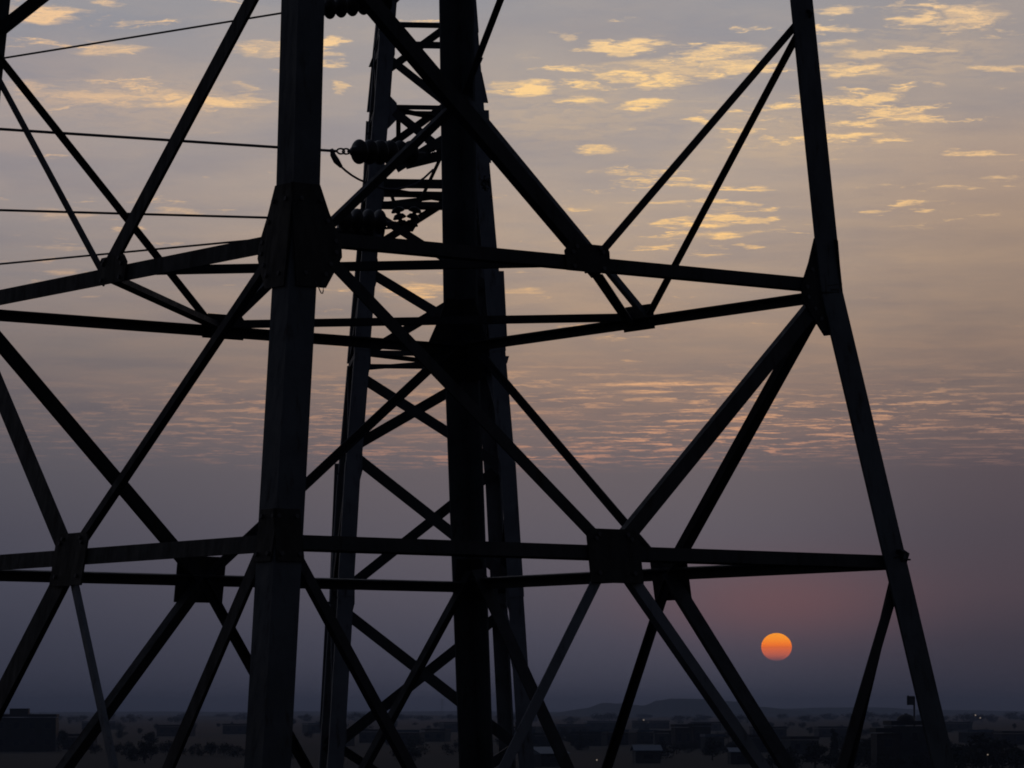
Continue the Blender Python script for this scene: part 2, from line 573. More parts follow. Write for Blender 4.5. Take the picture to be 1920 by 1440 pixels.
def heel(leg, z):
    """heel line of a leg, z measured from eye height"""
    k = 1 + (TW['ku'] if z > TW['z1'] else TW['kl']) * (TW['z1'] - z)
    o = OFF[leg]
    return Vector((TW['c'][0] + o[0] * k, TW['c'][1] + o[1] * k, CAM_H + z))


LV = {-2: 8.0, -1: 6.57, 0: 4.82, 1: 2.863, 2: 0.993, 3: -0.88, 4: -3.6, 5: -6.6, 6: -9.75}
NEIGH = {'A': ('C', 'D'), 'B': ('D', 'C'), 'C': ('A', 'B'), 'D': ('B', 'A')}
ANCHOR = Vector((TW['c'][0], TW['c'][1], 0))
py1 = tag(empty('transmission_pylon', ANCHOR), 'big black lattice pylon close up, its four angle legs spread across the whole frame', 'pylon')

LEGW, LEGT = 0.195, 0.018


BARS = {}
# measured trim of single members: shift along the face (m) [beams: up], width factor
ADJ = {('01', 'AC', 0): (0.1503, 0.906), ('01', 'AC', 1): (-0.0119, 0.817), ('01', 'BC', 1): (0.0425, 0.736), ('01', 'AD', 0): (0.2528, 1.267), ('01', 'AD', 1): (0.1605, 0.622), ('01', 'DB', 0): (-0.0369, 0.735), ('01', 'BC', 0): (0.0826, 1.142), ('01', 'DB', 1): (0.0126, 0.885), ('12', 'AC', 0): (0.0526, 0.88), ('12', 'AC', 1): (0.0258, 0.811), ('12', 'BC', 1): (-0.0188, 1.131), ('12', 'BC', 0): (0.0454, 0.626), ('12', 'AD', 0): (0.0778, 0.703), ('12', 'AD', 1): (0.0207, 1.19), ('12', 'DB', 0): (0.0033, 0.802), ('12', 'DB', 1): (0.0004, 0.663), ('23m', 'AC', 0): (0.0514, 0.929), ('23m', 'AC', 1): (0.1034, 0.758), ('23l', 'AC', 0): (0.0523, 0.608), ('23l', 'AC', 1): (0.0741, 1.079), ('23m', 'BC', 0): (0.0776, 0.86), ('23m', 'BC', 1): (0.0408, 1.23), ('23m', 'AD', 1): (0.0539, 1.4), ('23m', 'AD', 0): (0.1073, 0.737), ('23m', 'DB', 0): (0.0461, 0.899), ('23m', 'DB', 1): (0.0049, 0.836), ('23l', 'AD', 0): (0.104, 1.281), ('23l', 'DB', 1): (-0.0326, 1.052), ('23l', 'BC', 0): (0.1259, 1.244), ('L1', 'AC', 0): (0.0434, 0.889), ('L1', 'BC', 0): (-0.0136, 0.817), ('L1', 'AD', 0): (0.0212, 1.142), ('L1', 'DB', 0): (-0.026, 0.893), ('L2', 'AC', 0): (0.0205, 0.84), ('L2', 'AD', 0): (0.0121, 1.022), ('L2', 'DB', 0): (-0.0095, 0.828), ('L2', 'BC', 0): (0.0169, 0.895), ('23l', 'BC', 1): (0.0527, 0.672)}


class Face:
    def __init__(self, a, b):
        self.a, self.b = a, b

    def frame(self, z):
        up = 0.05
        za, zb = (z, z + up) if abs(z - TW['z1']) > 1e-6 else (z, z + up)
        pa, pb = heel(self.a, z), heel(self.b, z)
        u = (pb - pa).normalized()
        s = (heel(self.a, z + up) + heel(self.b, z + up) - pa - pb)
        n = u.cross(s).normalized()
        ctr = Vector((TW['c'][0], TW['c'][1], CAM_H + z))
        if (ctr - (pa + pb) / 2).dot(n) < 0:
            n = -n
        return pa, pb, u, n            # n points inwards

    def pt(self, u, z, inset=0.0, du=0.0):
        pa, pb, ud, n = self.frame(z - 0.02)
        pa, pb = heel(self.a, z), heel(self.b, z)
        return pa.lerp(pb, u) + n * inset + ud * du

    def bar(self, name, u0, z0, u1, z1, w, inset, w2=None, flip=1, du0=0.0, du1=0.0, mat=None, t=0.012, adj=None):
        sh, sc_ = ADJ.get(adj, (0.0, 1.0))
        w2 = (w2 or w) * sc_
        w = w * sc_
        if adj and adj[0] in ('L1', 'L2'):
            z0 += sh
            z1 += sh
        else:
            du0 += sh
            du1 += sh
        p0, p1 = self.pt(u0, z0, inset, du0), self.pt(u1, z1, inset, du1)
        n = self.frame((z0 + z1) / 2)[3]
        ax = (p1 - p0).normalized()
        d1 = n.cross(ax) * flip
        p0 = p0 - d1 * w / 2
        p1 = p1 - d1 * w / 2
        return angle_bar(p0, p1, d1, n, w, w2 or w, t).build(name, mat or M_BAR, py1)

    def plate(self, poly, u, z, inset, side=1, t=0.012):
        """gusset: outline in metres along the face (away from the leg) and up"""
        pa, pb, ud, n = self.frame(z - 0.03)
        o = self.pt(u, z, inset)
        _, _, _, n_up = self.frame(z + 0.03)
        s_dn = (heel(self.a, z - .2) + heel(self.b, z - .2) - heel(self.a, z) - heel(self.b, z)).normalized()
        s_up = (heel(self.a, z + .2) + heel(self.b, z + .2) - heel(self.a, z) - heel(self.b, z)).normalized()
        pts = [o + ud * (x * side) + (s_up * y if y > 0 else s_dn * -y) for x, y in poly]
        mb = MB()
        mb.prism(pts, n * t)
        ob = mb.build('gusset_plate', M_PLATE, py1)
        # bolt heads on the plate
        bb = MB()
        cx = sum(p[0] for p in poly) / len(poly)
        cy = sum(p[1] for p in poly) / len(poly)
        for p in poly:
            c = Vector((cx + (p[0] - cx) * 0.68, cy + (p[1] - cy) * 0.72))
            w = o + ud * (c.x * side) + (s_up * c.y if c.y > 0 else s_dn * -c.y)
            bb.lathe([(0.0, -0.014), (0.015, -0.014), (0.015, 0.0)], w + n * 0.0005, n, 6)
        bo = bb.build('bolts', M_FIT, ob)
        bo['kind'] = 'stuff'
        return ob


F = {'AC': Face('A', 'C'), 'AD': Face('A', 'D'), 'DB': Face('D', 'B'), 'BC': Face('B', 'C')}

# legs: one member below the waist, one above, lapped at the waist
for leg in 'ABCD':
    n1, n2 = NEIGH[leg]
    for (za, zb) in ((-10.0, LV[1]), (LV[1], LV[-2])):
        p0, p1 = heel(leg, za), heel(leg, zb - (1e-4 if zb == LV[1] else 0))
        if za == LV[1]:
            p0 = heel(leg, za + 1e-6)
        d1 = heel(n1, za) - heel(leg, za)
        d2 = heel(n2, za) - heel(leg, za)
        if za == -10.0:
            p0.z = 0.02
        angle_bar(p0, p1, d1, d2, LEGW, LEGW, LEGT).build('leg', M_LEG, py1)

G_IN = LEGT + 0.002           # gussets lie behind the leg flanges
D_IN = G_IN + 0.0145          # bars lie behind the gussets
big = [(0.0, .365), (.212, .365), (.275, .19), (.355, .02), (.352, -.08), (.28, -.19), (.215, -.285), (0.0, -.285)]
small = [(0.0, .21), (.19, .21), (.192, -.11), (0.0, -.11)]
mid1 = [(-.17, -.06), (-.18, .07), (-.13, .125), (.155, .125), (.185, .09), (.185, -.06)]
mid2 = [(-.21, -.18), (-.21, .13), (-.17, .17), (.17, .17), (.21, .13), (.21, -.18)]
for key, f in F.items():
    for lv, poly in ((1, big), (2, small), (3, small), (-1, small), (4, small), (5, small)):
        # on the nearest leg the corner gussets lie outside the flanges, on the others inside
        f.plate(poly, 0, LV[lv], -.014 if f.a == 'A' else G_IN, 1)
        if f.b != 'C' or lv == 1:
            f.plate(poly, 1, LV[lv], G_IN + .001, -1)
    f.plate(mid1, .512 if key == 'AC' else .5, LV[1] + {'AC': .04, 'AD': .02, 'DB': -.02, 'BC': -.01}[key], G_IN)
    f.plate(mid2, .508 if key == 'AC' else .5, LV[2], G_IN)
    f.plate(mid1, .5, LV[-1], G_IN)
    for u in (.25, .75):
        f.plate([(-.16, -.06), (-.16, .10), (.16, .10), (.16, -.06)], u, LV[3], G_IN)
    f.plate(mid2, .5, LV[4], G_IN)
    # horizontal beams
    BARS['L1', key, 0] = f.bar('horizontal_beam', 0, LV[1], 1, LV[1], 0.095, D_IN + .003, 0.085, -1, adj=('L1', key, 0))
    BARS['L2', key, 0] = f.bar('horizontal_beam', 0, LV[2], 1, LV[2], 0.104, D_IN + .003, 0.085, -1, adj=('L2', key, 0))
    for lv in (3, 4, 5, -1, -2):
        f.bar('horizontal_beam', 0, LV[lv], 1, LV[lv], 0.085, D_IN + .003, 0.085, -1)

# diagonals; widths measured member by member: {face: (towards first leg, towards second leg)}
W01 = {'AC': (.110, .062), 'AD': (.095, .055), 'DB': (.062, .095), 'BC': (.062, .055)}
W12 = {'AC': (.095, .120), 'AD': (.088, .125), 'DB': (.140, .092), 'BC': (.085, .115)}
W23m = {'AC': (.075, .105), 'AD': (.062, .125), 'DB': (.140, .082), 'BC': (.072, .125)}   # from the middle, outwards
W23l = {'AC': (.105, .070), 'AD': (.082, .085), 'DB': (.095, .090), 'BC': (.115, .070)}   # from the legs, inwards
for key, f in F.items():
    cu = {'AC': .012, 'AD': -.012, 'DB': -.01, 'BC': .018}[key]
    for i in (0, 1):
        e = 0.004 if i == 0 else 1 - 0.004
        s = -1 if i == 0 else 1
        fl = 1 if i == 0 else -1
        ins = D_IN + .006 * i
        small_w2 = .5
        BARS['01', key, i] = f.bar('diagonal_brace', .5 + cu + s * .004, LV[1], e, LV[0], W01[key][i], ins, W01[key][i] * .8, fl, adj=('01', key, i))
        BARS['12', key, i] = f.bar('diagonal_brace', e, LV[1] + .10, .5 + s * .004, LV[2] + .01, W12[key][i], ins, W12[key][i] * .8, fl, adj=('12', key, i))
        BARS['23m', key, i] = f.bar('diagonal_brace', .495 + s * .004, LV[2] - .01, .5 + s * .25, LV[3], W23m[key][i], ins + .012, W23m[key][i] * .8, fl, mat=M_FAR if (key == 'AC' or (key, i) == ('AD', 0)) else None, adj=('23m', key, i))  # paler steel on these braces: the light they catch, put into the colour
        BARS['23l', key, i] = f.bar('diagonal_brace', e, LV[2] + .10, .5 + s * .25, LV[3], W23l[key][i], ins, W23l[key][i] * .8, -fl, adj=('23l', key, i))
        # panels outside the frame, same system
        if (key, i) == ('DB', 0):
            f.bar('diagonal_brace', e, LV[0] - .03, .5, LV[-1], .085, ins, .07, fl)
        if (key, i) == ('BC', 0):
            f.bar('diagonal_brace', e, LV[0] - .12, .36, LV[-1], .06, ins, .06, fl)
        f.bar('diagonal_brace', .5 + s * .25, LV[3], .5 + s * .02, LV[4], .09, ins, .08, fl)
        f.bar('diagonal_brace', .5 + s * .25, LV[3], e, LV[4], .09, ins + .012, .08, fl)
        f.bar('diagonal_brace', .5 + s * .02, LV[4], e, LV[5], .11, ins, .10, fl)
        f.bar('diagonal_brace', .5 + s * .49, LV[6], .5 - s * .02, LV[5], .11, ins, .10, fl)


# plan bracing between the beam middles
def plan(f1, f2, z, w, dz=-0.03, e1=0.0, e2=0.0):
    p0, p1 = F[f1].pt(.5, z, .05, e1), F[f2].pt(.5, z, .05, e2)
    p0.z += dz
    p1.z += dz
    ax = (p1 - p0).normalized()
    d1 = ax.cross(Vector((0, 0, 1))).normalized()
    return angle_bar(p0 - d1 * w / 2, p1 - d1 * w / 2, d1, Vector((0, 0, 1)), w, w * .9, .01).build('plan_brace', M_BAR, py1)


plan('AC', 'AD', LV[1], .062, .02)
plan('AC', 'BC', LV[1], .075, -.03, .15, -.05)
plan('BC', 'DB', LV[1], .062, .0)
plan('AD', 'DB', LV[1], .085, -.03)
for a, c2 in (('AC', 'AD'), ('AC', 'BC'), ('BC', 'DB'), ('AD', 'DB')):
    plan(a, c2, LV[-1], .06)
    plan(a, c2, LV[4], .08)
# end of a beam poking past the right leg
stub = MB()
hp = heel('C', LV[2] + .05)
stub.box(hp + Vector((.010, .0, -.02)), (.044, .05, .010))
stub.build('beam_end', M_BAR, py1)
# concrete footings
M_CONC = plain_mat('stained_concrete', (0.25, 0.24, 0.22), (0.18, 0.17, 0.16), 1.5, 0.9)
for leg in 'ABCD':
    p = heel(leg, -10.0)
    mb = MB()
    mb.box((p.x, p.y, .12), (.9, .9, .5))
    mb.build('footing', M_CONC, py1)

# small wire loop hanging under the near leg's gusset
lp = MB()
c0 = at(592, 533, 21.25)
pts = [c0 + Vector((dx_, 0, dz_)) for dx_, dz_ in ((-.005, .02), (.012, -.005), (.024, -.035), (.034, -.055), (.042, -.056), (.046, -.04), (.046, -.01), (.040, .02))]
lp.tube(pts, .004, 6)
tag(lp.build('wire_loop', M_WIRE), 'tiny loop of wire dangling below the large gusset of the nearest leg', 'wire loop')

# ================================================================== FAR LATTICE MAST
FT = Vector((-0.945, 38.0, 0))
PHI = math.radians(5.6)
HW = [(-10.0, 1.66), (-.2, 1.063), (2.71, .895), (6.33, .606), (9.5, .38), (12, .2)]


def hw(z):
    for (za, a), (zb, b_) in zip(HW, HW[1:]):
        if za <= z <= zb:
            return a + (b_ - a) * (z - za) / (zb - za)
    return HW[-1][1] if z > 0 else HW[0][1]


def fc(sx, sy, z, ins=0.0):
    """corner (or any point in units of the half width) of the mast at height z above eye level"""
    h = hw(z)
    x, y = sx * h, sy * (h - ins)
    ca, sa = math.cos(PHI), math.sin(PHI)
    # near face has sy = -1
    return Vector((FT.x + x * ca - y * sa, FT.y + x * sa + y * ca, CAM_H + z))


py2 = tag(empty('lattice_mast', FT), 'slim lattice mast behind the black pylon, crossed single braces between its pale legs', 'mast')
LW2, LT2 = .165, .014
# far left leg is made of lapped sections with small gaps at the splices
ZSPL = [-10.0, -7.0, -4.0, -1.6, 1.20, 2.62, 3.82, 6.36, 7.3, 9.5]
for sx in (-1, 1):
    for sy in (-1, 1):
        for za, zb in zip(ZSPL, ZSPL[1:]):
            gap = .028 if (sx == -1 and sy == 1) else 0.0
            zb2 = zb - gap
            nx = Vector((-sx * math.cos(PHI), -sx * math.sin(PHI), 0))
            ny = Vector((sy * math.sin(PHI), -sy * math.cos(PHI), 0))
            lap = .006 if ZSPL.index(za) % 2 else 0.0
            o = (nx + ny) * lap
            p0, p1 = fc(sx, sy, za) + o, fc(sx, sy, zb2) + o
            if za == -10:
                p0.z = .02
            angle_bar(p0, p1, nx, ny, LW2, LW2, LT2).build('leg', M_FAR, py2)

# splice plates and flaring outer stiffeners seen against the sky (near right and far left corners)


def flare(sx, sy, z_top, z_bot, w_top, w_bot):
    """a tapered plate proud of a leg's outer edge"""
    p0, p1 = fc(sx, sy, z_top), fc(sx, sy, z_bot)
    out = Vector((sx * math.cos(PHI), sx * math.sin(PHI), 0))
    n = Vector((math.sin(PHI), -math.cos(PHI), 0)) * -1
    o = n * (.02)
    mb = MB()
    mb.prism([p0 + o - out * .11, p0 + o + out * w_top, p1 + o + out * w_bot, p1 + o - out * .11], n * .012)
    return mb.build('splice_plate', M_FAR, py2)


for zt, zb, w0, w1 in ((6.86, 6.52, 0.0, .045), (6.44, 5.86, .045, .02), (4.68, 3.9, .055, .025), (3.76, 3.68, .03, .002), (7.02, 6.96, .03, .0)):
    flare(1, -1, zt, zb, w0, w1)
for zt, zb, w0, w1 in ((7.60, 6.60, .0, .02), (6.50, 5.92, .02, .0), (2.72, 1.28, .035, .0), (1.20, -.2, .03, .012), (7.2, 7.1, .01, .04)):
    flare(-1, 1, zt, zb, w0, w1)

ZP = [-9.8, -7.8, -5.6, -3.6, -1.8, -.21, 1.22, 2.62, 3.75, 4.70, 5.55, 6.42, 7.14, 7.9, 8.6, 9.4]


def fbar(name, p0, p1, w, n, t=.010, flip=1, mat=None):
    ax = (p1 - p0).normalized()
    d1 = Vector(n).cross(ax).normalized() * flip
    return angle_bar(p0 - d1 * w / 2, p1 - d1 * w / 2, d1, n, w, w * .8, t).build(name, mat or M_BAR2, py2)


n_in = Vector((-math.sin(PHI), math.cos(PHI), 0))


def mast_line(x0, y0, x1, y1, far, w):
    """one brace of the near or far face, extended to both legs of that face"""
    sy = 1 if far else -1
    depth = FT.y + sy * .92
    p0, p1 = at(x0, y0, depth), at(x1, y1, depth)
    k = (p1.z - p0.z) / (p1.x - p0.x)
    ends = []
    for sx in (-1, 1):
        z = (p0.z + p1.z) / 2 - CAM_H
        for _ in range(20):
            q_ = fc(sx * .93, sy, z, .018)
            z = p0.z + k * (q_.x - p0.x) - CAM_H
        ends.append(fc(sx * .93, sy, z, .018))
    fbar('diagonal_brace', ends[0], ends[1], w, n_in if not far else -n_in)


for ln in ((722, 94, 758, 122, 0, .085), (822, 76, 730, 144, 1, .085), (737, 200, 790, 242, 0, .095), (827, 214, 720, 292, 1, .085),
           (723, 410, 791, 453, 0, .085), (823, 393, 745, 443, 1, .085), (708, 517, 830, 590, 0, .105), (835, 578, 690, 665, 1, .10),
           (690, 715, 840, 810, 0, .11), (835, 740, 680, 830, 1, .115), (680, 868, 848, 1000, 0, .118), (845, 948, 680, 1080, 1, .11),
           (660, 1158, 858, 1312, 0, .115), (855, 1217, 660, 1372, 1, .115), (752, 6, 738, 20, 1, .085)):
    mast_line(*ln)
for k, (za, zb) in enumerate(zip(ZP, ZP[1:])):
    h = zb - za
    a0, b0 = za + h * .08, zb - h * .06
    s = 1 if k % 2 == 0 else -1          # alternates panel by panel
    e = .94
    w = .105 if za < 4 else .085
    if zb < -.1 or za > 7.2:
        fbar('diagonal_brace', fc(-s * e, -1, a0, .018), fc(s * e, -1, b0, .018), w, n_in)
        if zb < -.1:
            fbar('diagonal_brace', fc(s * e, 1, a0, .018), fc(-s * e, 1, b0, .018), w * .92, -n_in)
    for sx in (-1, 1):
        nn = Vector((-sx * math.cos(PHI), -sx * math.sin(PHI), 0))
        p0, p1 = fc(sx, s * .94, a0), fc(sx, -s * .94, b0)
        fbar('diagonal_brace', p0 + nn * .018, p1 + nn * .018, w * .9, nn)
    # node plates on the near face
    for sx in (-1, 1):
        o = fc(sx, -1, zb, .016)
        ex = Vector((-sx * math.cos(PHI), -sx * math.sin(PHI), 0))
        mb = MB()
        ww = .25 if abs(zb - 6.42) < .1 else .18
        mb.prism([o + ex * x + Vector((0, 0, zz)) for x, zz in ((.02, .18), (.155, .18), (ww, .08), (ww, -.10), (.155, -.2), (.02, -.2))], n_in * .010)
        mb.build('gusset_plate', M_FAR, py2)

# diaphragms: near and far horizontals with plan diagonals
for zz, wn in ((3.78, .055), (5.62, .10), (5.40, .05), (6.46, .05), (7.15, .075), (7.37, .06), (8.6, .06)):
    fbar('horizontal_strut', fc(-.97, -1, zz, .03), fc(.97, -1, zz, .03), wn, n_in)
    for sx in (-1, 1):
        nn = Vector((-sx * math.cos(PHI), -sx * math.sin(PHI), 0))
        fbar('horizontal_strut', fc(sx, -.95, zz) + nn * .02, fc(sx, .95, zz) + nn * .02, wn, nn)
for zz, wn in ((3.79, .05), (5.69, .07), (5.55, .06), (6.59, .045)):
    fbar('horizontal_strut', fc(-.97, 1, zz, .03), fc(.97, 1, zz, .03), wn, -n_in)
for zz in (3.80, 5.60, 6.49):
    p0, p1 = fc(-.9, -.9, zz), fc(.9, .9, zz)
    fbar('plan_brace', p0, p1, .055, Vector((0, 0, -1)))
    p0, p1 = fc(.9, -.9, zz - .03), fc(-.9, .9, zz - .03)
    if zz != 6.49:
        fbar('plan_brace', p0, p1, .055, Vector((0, 0, -1)))
# hanger and bracket that carry the tension string inside the mast
yb = 37.25
fbar('hanger', at(747, 218, yb + .3), at(747, 290, yb + .3), .05, n_in)
fbar('attachment_bracket', at(742, 316, yb - .1), at(850, 250, yb - .1), .10, n_in)
fbar('attachment_bracket', at(760, 308, yb + .12), at(850, 286, yb + .12), .11, n_in)
fbar('attachment_bracket', at(800, 262, yb + .2), at(852, 300, yb + .2), .07, n_in)
mb = MB()
mb.prism([at(x, y, 37.12) for x, y in ((640, 404), (656, 392), (716, 390), (716, 446), (640, 446))], (0, .012, 0))
mb.build('attachment_bracket', M_FAR, py2)  # plate added to fill the gap behind the strings and keep it dark
for sx in (-1, 1):
    for sy in (-1, 1):
        p = fc(sx, sy, -10)
        mb = MB()
        mb.box((p.x, p.y, .12), (.6, .6, .45))
        mb.build('footing', M_CONC, py2)

# ================================================================== INSULATORS AND WIRES
DISC = [(.0, 0.0), (.018, .0), (.046, .010), (.050, .058), (.070, .070), (.108, .086), (.130, .108), (.129, .116), (.112, .106), (.098, .112), (.082, .100), (.064, .106), (.046, .096), (.022, .102), (.018, .146), (0, .146)]


def string(p_end, direction, n, label, group='tension insulator strings'):
    """insulator string from the line end towards the mast"""
    root = empty('insulator_string', p_end)
    tag(root, label, 'insulator', group)
    dn = Vector(direction).normalized()
    for k in range(n):
        mb = MB()
        mb.lathe(DISC[::-1] if False else DISC, p_end + dn * (.03 + .146 * k), dn, 24)
        mb.build('disc', M_DISC, root, smooth=True)
    mb = MB()
    mb.tube([p_end - dn * .02, p_end + dn * (.03 + .146 * n + .18)], .014, 8)
    mb.build('pin', M_FIT, root)
    # chain of two shackles
    ch = MB()
    side = dn.cross(Vector((0, 0, 1))).normalized()
    upv = side.cross(dn)
    for k in range(2):
        c = p_end - dn * (.045 + .075 * k)
        pl = upv
        loop = []
        for i in range(13):
            w = 2 * math.pi * i / 12
            loop.append(c + dn * math.cos(w) * .052 + pl * math.sin(w) * .028)
        ch.tube(loop, .010, 6, caps=False)
    ch.build('shackle', M_FIT, root)
    return p_end - dn * .17


def wire(name, p_clamp, px, py, y_at, r, label, length=70.0, sag=0.0):
    """conductor from its clamp through the point seen at (px, py) at distance y_at, carried on out of the frame"""
    q_ = at(px, py, y_at)
    d = (q_ - p_clamp)
    L = d.length
    d.normalize()
    mb = MB()
    n = 28
    pts = []
    for i in range(n + 1):
        s = length * (i / n) ** 1.5
        z = sag * s * (s - L)                 # gentle curve; straight-line value kept at the clamp and the frame edge
        pts.append(p_clamp + d * s + Vector((0, 0, z)))
    mb.tube(pts, r, 8)
    o = mb.build(name, M_WIRE, None, smooth=True)
    return tag(o, label, 'power line', 'conductors running out to the left')


# string 1: at the top, only its lower half in the frame
e1_, m1_ = at(575, 18, 36.4), at(700, 3, 36.9)
d1_ = (m1_ - e1_)
k1 = string(e1_, d1_, 7, 'ribbed insulator string at the top edge between the two lattice structures')
wire('power_line', k1, 0, 110, 37.6, .0110, 'topmost wire at left, rising to the right towards the ribbed insulator', sag=.00012)
# string 2: the clear one beside the mast leg
e2_, m2_ = at(655, 284, 35.95), at(775, 287, 36.60)
k2 = string(e2_, m2_ - e2_, 6, 'dark disc insulator string crossing the left leg of the slim mast')
wire('power_line', k2, 0, 242, 34.2, .0145, 'second wire from the top at left, ending in the chain of the disc insulator', sag=.0001)
# strings 3 and 4, hidden behind the near leg's big gusset
e3_, m3_ = at(626, 412, 36.3), at(735, 417, 36.75)
k3 = string(e3_, m3_ - e3_, 4, 'insulator string half hidden behind the large gusset of the nearest leg')
wire('power_line', k3, 0, 394, 35.2, .0125, 'third wire from the top at left, almost level', sag=.0001)
e4_, m4_ = at(624, 436, 36.9), at(735, 427, 37.35)
k4 = string(e4_, m4_ - e4_, 4, 'insulator string low behind the large gusset, the lowest of the strings')
wire('power_line', k4, 0, 495, 38.2, .0110, 'lowest wire at left, rising to the right until it meets the beam', sag=.00012)

# clamp and jumper cable of string 2
mb = MB()
mb.tube([at(622, 279, 36.06), at(624, 290, 36.06), at(631, 302, 36.05), at(640, 313, 36.05)], [.016, .03, .034, .018], 8)
tag(mb.build('dead_end_clamp', M_FIT, None, smooth=True), 'small bolted clamp where the second wire meets the insulator chain', 'clamp')
jp = [(638, 311, 36.05), (648, 320, 36.05), (660, 329, 36.06), (672, 336, 36.1), (690, 344, 36.2), (706, 350, 36.3), (722, 354, 36.4), (742, 355, 36.5), (762, 351, 36.6), (780, 344, 36.7), (796, 333, 36.8), (812, 318, 36.9)]
mb = MB()
mb.tube([at(*p) for p in jp], .012, 8)
tag(mb.build('jumper_cable', M_WIRE, None, smooth=True), 'slack jumper cable drooping below the disc insulator and through the mast', 'cable')

# pair of hangers forming a V inside the mast, each ending in small insulator caps
vr = tag(empty('suspension_hanger', at(765, 430, 37.6)), 'V of two thin rods with small ridged caps hanging inside the slim mast', 'hanger')
for (xa, ya, xb, yb_, s) in ((716, 318, 746, 398, 1), (826, 296, 778, 398, -1)):
    mb = MB()
    mb.tube([at(xa, ya, 37.6), at(xb, yb_, 37.6)], .019, 8)
    mb.build('rod', M_FIT, vr)
    p0, p1 = at(xb - s * 2, yb_ - 10, 37.6), at(xb + s * 9, yb_ + 32, 37.6)
    dn = (p1 - p0).normalized()
    for k in range(3):
        mb = MB()
        mb.lathe([(.02, 0), (.05, .01), (.075, .045), (.07, .055), (.03, .05), (.02, .075)], p0 + dn * (.075 * k), dn, 16)
        mb.build('cap', M_DISC, vr, smooth=True)
mb = MB()
mb.prism([at(x, y, 37.58) for x, y in ((748, 417), (784, 417), (774, 434), (758, 434))], (0, .02, 0))
mb.build('yoke_plate', M_FIT, vr)

# ragged tufts caught on the steelwork


def tuft(name, px, py, y, size, label, n=26, seed=1):
    rnd = random.Random(seed)
    c = at(px, py, y)
    mb = MB()
    for _ in range(n):
        a = Vector((rnd.gauss(0, 1), rnd.gauss(0, .6), rnd.gauss(0, 1.3))) * size * .4
        d = Vector((rnd.uniform(-.5, 1), rnd.uniform(-1, 1), rnd.uniform(-1, 1))).normalized()
        s = d.cross(Vector((rnd.random(), rnd.random(), rnd.random()))).normalized()
        L = size * rnd.uniform(.5, 1.2)
        p = c + a
        mb.prism([p - s * L * .16, p + s * L * .16, p + d * L * .8], s.cross(d) * .004)
    o = tag(mb.build(name, M_PLATE), label, 'twig tuft')
    o['kind'] = 'stuff'
    return o


tuft('twig_tuft', 909, 343, 36.9, .085, 'ragged tuft of twigs stuck on the right edge of the mast leg', 34, 3)
tuft('twig_tuft', 708, 415, 36.9, .05, 'small ragged tuft beside the left mast leg above the beam', 18, 5)
tuft('twig_tuft', 806, 286, 36.9, .06, 'leafy scrap caught on the bracket inside the mast', 16, 9)

# ================================================================== THE DARK TOWN ON THE PLAIN
M_WALL = [plain_mat('grey_render_wall', (0.026, 0.026, 0.026), (0.019, 0.019, 0.019), .4, .9), plain_mat('brown_brick_wall', (0.026, 0.021, 0.018), (0.018, 0.015, 0.014), .5, .9),
          plain_mat('pale_plaster_wall', (0.04, 0.04, 0.039), (0.03, 0.03, 0.029), .4, .9)]
M_ROOF = [plain_mat('blue_sheet_roof', (0.035, 0.055, 0.085), (0.026, 0.042, 0.066), .3, .5), plain_mat('grey_concrete_roof', (0.022, 0.022, 0.024), (0.016, 0.016, 0.017), .3, .9),
          plain_mat('old_tin_roof', (0.020, 0.018, 0.017), (0.014, 0.013, 0.013), .3, .7)]
M_GLASS, q, b = new_mat('dark_window_glass')
b.inputs['Base Color'].default_value = (0.012, 0.014, 0.018, 1)
b.inputs['Roughness'].default_value = 0.15
M_LEAF = plain_mat('dark_foliage', (0.010, 0.013, 0.007), (0.018, 0.020, 0.011), .8, .9, .1)
M_BARK = plain_mat('bark', (0.05, 0.04, 0.03), (0.03, 0.024, 0.018), 2.0, .9, .1)


